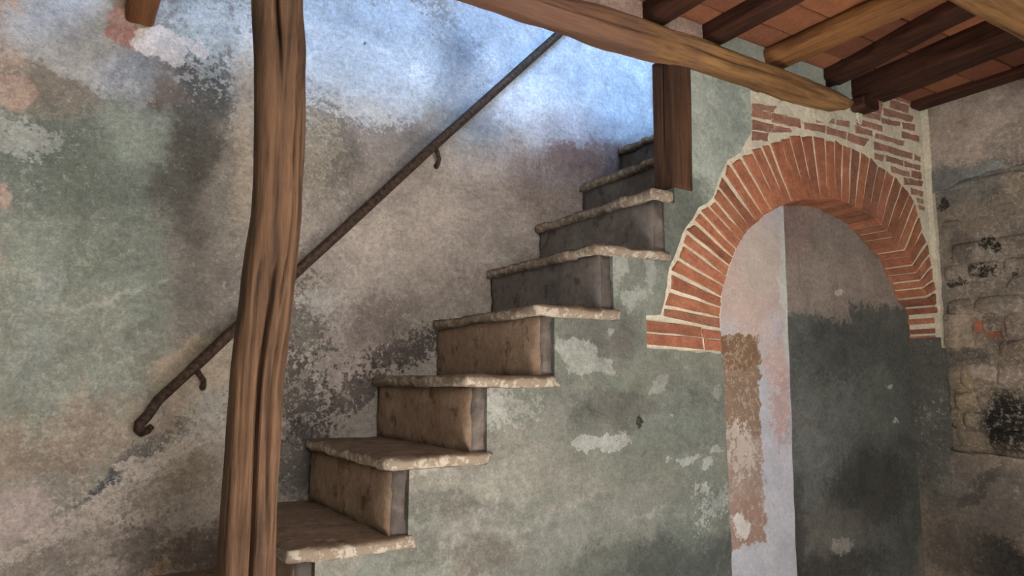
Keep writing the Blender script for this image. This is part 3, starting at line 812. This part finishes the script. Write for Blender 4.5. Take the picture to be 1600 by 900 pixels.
prism('mortar_bead', rough_line([(1.748, 1.60), (1.746, 2.0), (1.740, 2.4), (1.735, 2.76)], .03, .006, 8) + [(1.775, 2.76), (1.775, 1.60)],
      XR - .007, XR + .04, M['mortar'], wr, 'x')


def stone_obj(name, y0, y1, z0, z1, proud, mat, parent, seed):
    """one rubble stone: a rounded, uneven lump in the wall plane"""
    n = 14
    cy, cz = (y0 + y1) / 2, (z0 + z1) / 2
    rings = []
    for s, d in ((1.04, .045), (1.0, .009), (.90, 0.003), (.5, -.001)):
        r = []
        for q in range(n):
            a = 2 * math.pi * q / n
            c, sn = math.cos(a), math.sin(a)
            p = 6.0
            k_ = (abs(c) ** p + abs(sn) ** p) ** (-1 / p)
            w = k_ * (1 + .20 * noise.noise((c * 1.3 + seed, sn * 1.3, seed * .7)) + .1 * noise.noise((c * 4 + seed, sn * 4, seed * .7)))
            r.append((XR + d - proud + .006 * noise.noise((c * 3 + seed * 2, sn * 3, s * 4)),
                      cy + (y1 - y0) / 2 * w * c * s, cz + (z1 - z0) / 2 * w * sn * s))
        rings.append(r)
    v = [p for r in rings for p in r] + [(XR - proud - .002, cy, cz)]
    f = []
    for r in range(3):
        f += [(r * n + i, r * n + (i + 1) % n, (r + 1) * n + (i + 1) % n, (r + 1) * n + i) for i in range(n)]
    f += [(3 * n + i, 3 * n + (i + 1) % n, 4 * n) for i in range(n)]
    return mesh(name, v, f, mat, parent, smooth=True)


z = 1.15
row = 0
while z < 2.33:
    hgt = rnd.uniform(.06, .13)
    y = 1.735 - (row % 2) * .03
    while y > .55:
        L = rnd.uniform(.08, .24)
        mt = M['rubble']
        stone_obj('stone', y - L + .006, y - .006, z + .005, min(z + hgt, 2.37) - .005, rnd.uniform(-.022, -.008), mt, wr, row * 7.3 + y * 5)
        y -= L
    z += hgt
    row += 1
# stray bricks and a pale plaster remnant among the rubble
for (ya, yb, za, zb) in ((1.505, 1.565, 1.635, 1.665), (1.575, 1.61, 1.665, 1.715)):
    v, f = prism_data([(ya, za), (yb, za + .004), (yb - .004, zb), (ya + .003, zb)], XR + .002, XR + .03, 'x')
    mesh('brick', v, f, M['arch_brick'], wr)
prism('plaster_remnant', rough_line([(1.742, 1.60), (1.622, 1.605), (1.618, 1.745), (1.742, 1.75), (1.742, 1.60)], .02, .006, 3)[:-1], XR + .004, XR + .03, M['rubble'], wr, 'x')

# ------------------------------------------------------------------ stairs
st = bpy.data.objects.new('staircase', None)
COL.objects.link(st)
tag(st, 'flight of worn stone steps with overhanging treads rising along the back wall', 'staircase')


def slab(name, a, b, mat, parent, seed, nx=10, ny=40, nz=3, amp=.0045, ends=None):
    """worn stone slab: a subdivided box with rounded, uneven edges"""
    (x0, y0, z0), (x1, y1, z1) = a, b
    bm = bmesh.new()
    idx = {}
    def vert(i, j, k_):
        if (i, j, k_) not in idx:
            x = x0 + (x1 - x0) * i / nx
            y = y0 + (y1 - y0) * j / ny
            zz = z0 + (z1 - z0) * k_ / nz
            lo_x, lo_y = i == 0, j == 0
            e = (1 if i in (0, nx) else 0) + (1 if j in (0, ny) else 0) + (1 if k_ in (0, nz) else 0)
            if e >= 2:
                cx, cy, cz = (x0 + x1) / 2, (y0 + y1) / 2, (z0 + z1) / 2
                w = .004 + .016 * max(0, noise.noise((x * 26 + seed, y * 26, zz * 26))) ** .8
                if i in (0, nx):
                    x += w if i == 0 else -w
                if j in (0, ny):
                    y += w if j == 0 else -w
                if k_ in (0, nz):
                    zz += w * .6 if k_ == 0 else -w * .6
            d = noise.noise_vector((x * 9 + seed, y * 9, zz * 9)) * amp + noise.noise_vector((x * 34 + seed, y * 34, zz * 34)) * amp * .5
            idx[(i, j, k_)] = bm.verts.new((x + d.x, y + d.y * (.6 if j else 1.0), zz + d.z * .8))
        return idx[(i, j, k_)]
    endf = set()
    F = lambda *c: bm.faces.new([vert(*q) for q in c])
    for i in range(nx):
        for j in range(ny):
            for k_ in (0, nz):
                F((i, j, k_), (i + 1, j, k_), (i + 1, j + 1, k_), (i, j + 1, k_))
    for i in range(nx):
        for k_ in range(nz):
            for j in (0, ny):
                fc = F((i, j, k_), (i + 1, j, k_), (i + 1, j, k_ + 1), (i, j, k_ + 1))
                if j == 0:
                    endf.add(fc)
    for j in range(ny):
        for k_ in range(nz):
            for i in (0, nx):
                F((i, j, k_), (i, j + 1, k_), (i, j + 1, k_ + 1), (i, j, k_ + 1))
    bmesh.ops.recalc_face_normals(bm, faces=bm.faces)
    for f in bm.faces:
        f.smooth = True
        if ends and f in endf:
            f.material_index = 1
    me = bpy.data.meshes.new(name)
    bm.to_mesh(me)
    bm.free()
    return link(name, me, [mat] + ([ends] if ends else []), parent)


for j, (i, x, z) in enumerate(STEPS):
    zb = STEPS[j - 1][2] if j else ZF
    nx_ = STEPS[j + 1][1] if j + 1 < len(STEPS) else x + .26
    y0 = YF if i < 5 else (YF if i == 5 else 1.90)
    tilt = .012 * noise.noise((i * 3.1, 2, 5))
    x1 = nx_ + .018 + RT + .022
    if i == 5:
        x1 = 1.765
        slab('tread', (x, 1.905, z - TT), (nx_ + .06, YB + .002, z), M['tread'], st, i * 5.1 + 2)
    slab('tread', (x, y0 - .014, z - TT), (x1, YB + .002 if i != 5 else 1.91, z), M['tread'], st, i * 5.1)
    yr = y0 + (-.002)
    slab('riser', (x + .018, yr, zb - .004), (x + .018 + RT, YB + .002, z - TT + .004), M['riser'] if i < 4 else M['riser_shaded'], st, i * 3.7 + 1,
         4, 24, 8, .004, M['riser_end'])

# ------------------------------------------------------------------ timbers
def log(name, path, mat, axis, sides=56, rings=90, bumps=.006, cracks=(), square=2.6, seed=0, parent=None):
    """old timber: path rows (pos, c1, c2, h1, h2) = place along the axis, centre and half sizes across it.
    cracks: (angle function of t, depth, half-width in radians, t0, t1)"""
    path = sorted(path)
    def at(s):
        for a, b in zip(path, path[1:]):
            if s <= b[0] + 1e-9:
                t = (s - a[0]) / (b[0] - a[0])
                t = t * t * (3 - 2 * t) * .5 + t * .5
                return [a[q] + (b[q] - a[q]) * t for q in range(1, 5)]
        return list(path[-1][1:])
    s0, s1 = path[0][0], path[-1][0]
    v = []
    angs = [2 * math.pi * q / sides for q in range(sides)]
    for r in range(rings + 1):
        t = r / rings
        s = s0 + (s1 - s0) * t
        c1, c2, h1, h2 = at(s)
        for a in angs:
            c, sn = math.cos(a), math.sin(a)
            kk = (abs(c) ** square + abs(sn) ** square) ** (-1 / square)
            w = 1 + bumps / max(h1, .02) * (noise.noise((c * 1.6 + seed, sn * 1.6, s * 3)) + .5 * noise.noise((c * 5 + seed, sn * 5, s * 9)))
            for (fa, dep, hw, t0, t1) in cracks:
                if t0 < t < t1:
                    da = (a - fa(t) + math.pi) % (2 * math.pi) - math.pi
                    taper = min(1, (t - t0) / .08, (t1 - t) / .08)
                    if abs(da) < hw:
                        w -= dep * taper * (1 - abs(da) / hw)
            u1, u2 = c1 + h1 * kk * w * c, c2 + h2 * kk * w * sn
            v.append((s, u1, u2) if axis == 0 else (u1, s, u2) if axis == 1 else (u1, u2, s))
    f = []
    for r in range(rings):
        for q in range(sides):
            f.append((r * sides + q, r * sides + (q + 1) % sides, (r + 1) * sides + (q + 1) % sides, (r + 1) * sides + q))
    f.append(tuple(range(sides)))
    f.append(tuple(rings * sides + q for q in range(sides)))
    return mesh(name, v, f, mat, parent, smooth=True)


def flat_ends(o):
    for p in o.data.polygons:
        if len(p.vertices) > 4:
            p.use_smooth = False
    return o


# tall bent post in front of the stairs (rows measured on its two outlines)
PY = 1.680
post_rows = [(ZF - .02, .335, .47), (.72, .333, .460), (1.02, .336, .459), (1.11, .338, .459), (1.443, .343, .460), (1.69, .357, .476), (1.74, .362, .480),
             (1.86, .374, .486), (2.07, .369, .489), (2.25, .362, .482), (2.40, .350, .468), (2.56, .345, .462)]
rows = []
for zz, l, r in post_rows:
    s = PY / 1.76
    rows.append((max(ZF, 1.45 + (zz - 1.45) * s), (l + r) / 2 * s, PY, (r - l) / 2 * s, .058))
rows[-1] = (2.56,) + rows[-1][1:]
fr = -math.pi / 2
post = log('wooden_post', rows, M['post'], 2, 120, 150, .004, seed=1.5, cracks=[
    (lambda t: fr + .02 - 0.25 + .05 * math.sin(t * 19), .75, .12, .80, 1.05),
    (lambda t: fr + .42 + .6 * (t - .62) + .05 * math.sin(t * 31), .7, .10, .55, .97),
    (lambda t: fr - .10 + .05 * math.sin(t * 23), .8, .12, .26, .64),
    (lambda t: fr + .48 - .1 * math.sin(t * 17), .6, .10, .35, .62),
    (lambda t: fr + .9, .2, .08, .3, .55),
    (lambda t: fr + .75 + .06 * math.sin(t * 27), .6, .10, .7, 1.05)])
tag(flat_ends(post), 'tall bent timber post with long splits standing before the stairs', 'post')

newel = log('wooden_post', [(2.118, 1.820, 1.802, .050, .052), (2.35, 1.823, 1.802, .050, .052), (2.60, 1.826, 1.802, .051, .052)], M['newel'], 2, 120, 40, .002,
            cracks=[(lambda t: fr + .10 + .03 * math.sin(t * 9), .25, .05, .0, .7), (lambda t: math.pi + .1, .3, .06, .3, 1.1)], square=9, seed=4)
tag(flat_ends(newel), 'short squared timber post standing on the stair wall under the beam', 'post')

beam_rows = [(.27, 2.612, .052), (.9, 2.613, .049), (1.28, 2.614, .052), (1.5, 2.614, .059), (1.68, 2.62, .06), (1.85, 2.63, .054), (2.0, 2.628, .055), (2.15, 2.627, .056), (2.3, 2.624, .058), (2.45, 2.622, .058), (2.6, 2.624, .052), (2.7, 2.628, .045), (2.78, 2.636, .032), (2.83, 2.645, .018), (2.858, 2.649, .008)]
beam = log('timber_beam', [(a, 1.75, c, h * 1.02, h) for a, c, h in beam_rows], M['beam'], 0, 64, 140, .010, square=2.4, seed=9,
           cracks=[(lambda t: math.pi + .35 - .5 * t, .12, .09, .25, .62), (lambda t: math.pi + .1 * math.sin(t * 12), .10, .08, .5, .85)])
tag(flat_ends(beam), 'golden brown log beam with tapered end above the brick arch', 'beam')

# joists: x at the wall end, x at the room end, half width, underside, height, colour
JO = [(1.705, 1.68, .050, 2.700, 'joist_dark', 'dark ceiling joist nearest the open stairwell'),
      (2.000, 1.98, .046, 2.705, 'joist_dark', 'slim dark ceiling joist over the short post'),
      (2.370, 2.37, .072, 2.700, 'joist_light', 'thick light brown rounded ceiling joist among dark ones'),
      (2.742, 2.60, .058, 2.722, 'joist_dark', 'dark ceiling joist running askew over the tip of the log beam'),
      (2.935, 2.86, .052, 2.682, 'joist_dark', 'low dark ceiling joist resting on a small wood block'),
      (3.110, 3.03, .040, 2.720, 'joist_dark', 'thin dark ceiling joist above the bare spandrel brickwork'),
      (3.410, 3.40, .046, 2.742, 'joist_dark', 'dark ceiling joist lying along the right wall')]
for q, (xa, xb, hw, zb, mt, lb) in enumerate(JO):
    sq = 2.3 if mt == 'joist_light' else 6
    hz = (ZT + .012 - zb) / 2
    # xa holds at the wall, xb at y = 1.1; the timber runs on to y = 0.2
    sl = (xb - xa) / (1.76 - 1.1)
    o = log('ceiling_joist', [(y, xa + sl * (1.76 - y), zb + hz, hw, hz) for y in (-.3, .5, 1.1, 1.82)], M[mt], 1, 40, 60, .0025, square=sq, seed=q * 3.3)
    tag(flat_ends(o), lb, 'joist', 'ceiling joists')
o = log('timber_beam', [(x_, .94, 2.655, .10, .075) for x_ in (-2.42, 0, 1.2, 2.2, 3.0, 3.48)], M['beam'], 0, 48, 120, .006, square=4, seed=31)
tag(flat_ends(o), 'squared timber beam crossing under the ceiling joists near the right wall', 'beam')
o = log('timber_beam', [(1.0, .150, 2.64, .042, .065), (1.2, .154, 2.635, .042, .065), (2.47, .150, 2.635, .042, .065)], M['trimmer'], 1, 40, 50, .003, square=7, seed=12)
tag(flat_ends(o), 'brown trimmer beam end let into the back wall above pink plaster', 'beam')
o = log('wood_block', [(1.70, 2.925, 2.652, .055, .028), (1.80, 2.925, 2.652, .055, .028)], M['joist_dark'], 1, 30, 6, .006, square=5, seed=3)
tag(flat_ends(o), 'small dark wood block wedged under a joist beside the beam tip', 'wood block')

# plaster infill between the joists, above the log beam
gaps = [(.3, 1.655), (1.755, 1.955), (2.045, 2.30), (2.44, 2.69), (2.79, 2.885)]
for q, (a, b) in enumerate(gaps):
    prism('infill', rough_line([(a - .01, 2.80), (a - .01, 2.66), (b + .01, 2.66), (b + .01, 2.80)], .03, .004, q), 1.765, 1.86,
          M['infill_pink'] if q < 2 else M['infill'], ws)

# terracotta tiles, one row of them in each bay between two joists
base_tile = None
def tile_mesh(L, wd, t):
    c = .003
    v = []
    for (s, z) in ((c, 0), (0, c), (0, t)):
        v += [(-L / 2 + s, -wd / 2 + s, z), (L / 2 - s, -wd / 2 + s, z), (L / 2 - s, wd / 2 - s, z), (-L / 2 + s, wd / 2 - s, z)]
    f = [(0, 3, 2, 1)]
    for r in (0, 4):
        f += [(r + i, r + (i + 1) % 4, r + 4 + (i + 1) % 4, r + 4 + i) for i in range(4)]
    me = bpy.data.meshes.new('tile')
    me.from_pydata(v, [], f)
    me.materials.append(M['tile'])
    return me
bays = [(1.33, 1.70)] + [(JO[q][0], JO[q + 1][0]) for q in range(len(JO) - 1)] + [(.95, 1.33)]
for q, (a, b) in enumerate(bays):
    me = tile_mesh(b - a - .004, .154, .03)
    for r in range(12):
        o = bpy.data.objects.new('tile', me)
        COL.objects.link(o)
        y = 1.725 - .16 * r + (.02 if q % 2 else 0)
        sk = 0
        if q == 3 or q == 4:
            sk = -.10 * (1.76 - y) / .66 if q == 4 else -.08 * (1.76 - y)
        o.location = ((a + b) / 2 + sk * .5, y, ZT + rnd.uniform(-.003, .001))
        o.rotation_euler = (rnd.uniform(-.006, .006), rnd.uniform(-.006, .006), rnd.uniform(-.01, .01))
        o.parent = ce

# ------------------------------------------------------------------ handrail on the back wall
hr = bpy.data.objects.new('handrail', None)
COL.objects.link(hr)
tag(hr, 'dark iron handrail sloping up the back wall beside the stairs', 'handrail')


def tube(name, pts, rad, mat, parent, n=14):
    v, f = [], []
    m = len(pts)
    for i, p in enumerate(pts):
        p = Vector(p)
        d = (Vector(pts[min(i + 1, m - 1)]) - Vector(pts[max(i - 1, 0)])).normalized()
        s = d.cross(Vector((0, 1, 0)))
        if s.length < .05:
            s = d.cross(Vector((0, 0, 1)))
        s.normalize()
        u = s.cross(d)
        r = rad[i] if isinstance(rad, (list, tuple)) else rad
        for q in range(n):
            a = 2 * math.pi * q / n
            v.append(p + (s * math.cos(a) + u * math.sin(a)) * r)
    for i in range(m - 1):
        f += [(i * n + q, i * n + (q + 1) % n, (i + 1) * n + (q + 1) % n, (i + 1) * n + q) for q in range(n)]
    f += [tuple(range(n)), tuple((m - 1) * n + q for q in range(n))]
    return mesh(name, v, f, mat, parent, smooth=True)


RY = 2.40
s = RY / YB
way = [(.243, 1.345), (.27, 1.392), (.36, 1.485), (.469, 1.601), (.667, 1.812), (1.201, 2.372), (1.782, 2.972), (2.3, 3.52)]
pts = []
for a, b in zip(way, way[1:]):
    for q in range(10):
        t = q / 10
        x, z = a[0] + (b[0] - a[0]) * t, a[1] + (b[1] - a[1]) * t
        w = .003 * noise.noise((x * 3, 1, 1))
        pts.append((x * s, RY, 1.45 + (z - 1.45) * s + w))
curl = [(.2235, 1.312, 2.425), (.222, 1.300, 2.412), (.222, 1.312, 2.403), (.229, 1.328, 2.40)]
hook = [(.262 * s, 2.436, 1.45 + (1.312 - 1.45) * s), (.250 * s, 2.432, 1.45 + (1.300 - 1.45) * s), (.234 * s, 2.424, 1.45 + (1.296 - 1.45) * s),
        (.223 * s, 2.413, 1.45 + (1.306 - 1.45) * s), (.224 * s, 2.404, 1.45 + (1.322 - 1.45) * s)]
tube('rail', hook + pts, [.009, .012, .0145, .015, .0155] + [.0155] * 20 + [.0175] * (len(pts) - 20), M['iron'], hr)
for (x, z) in ((.372, 1.497), (1.192, 2.362)):
    x, z = x * s, 1.45 + (z - 1.45) * s
    tube('bracket', [(x, RY, z - .01), (x + .012, RY + .004, z - .028), (x + .026, RY + .018, z - .045), (x + .030, RY + .036, z - .060), (x + .030, RY + .056, z - .068)],
         [.009, .009, .0085, .009, .011], M['iron'], hr, 10)
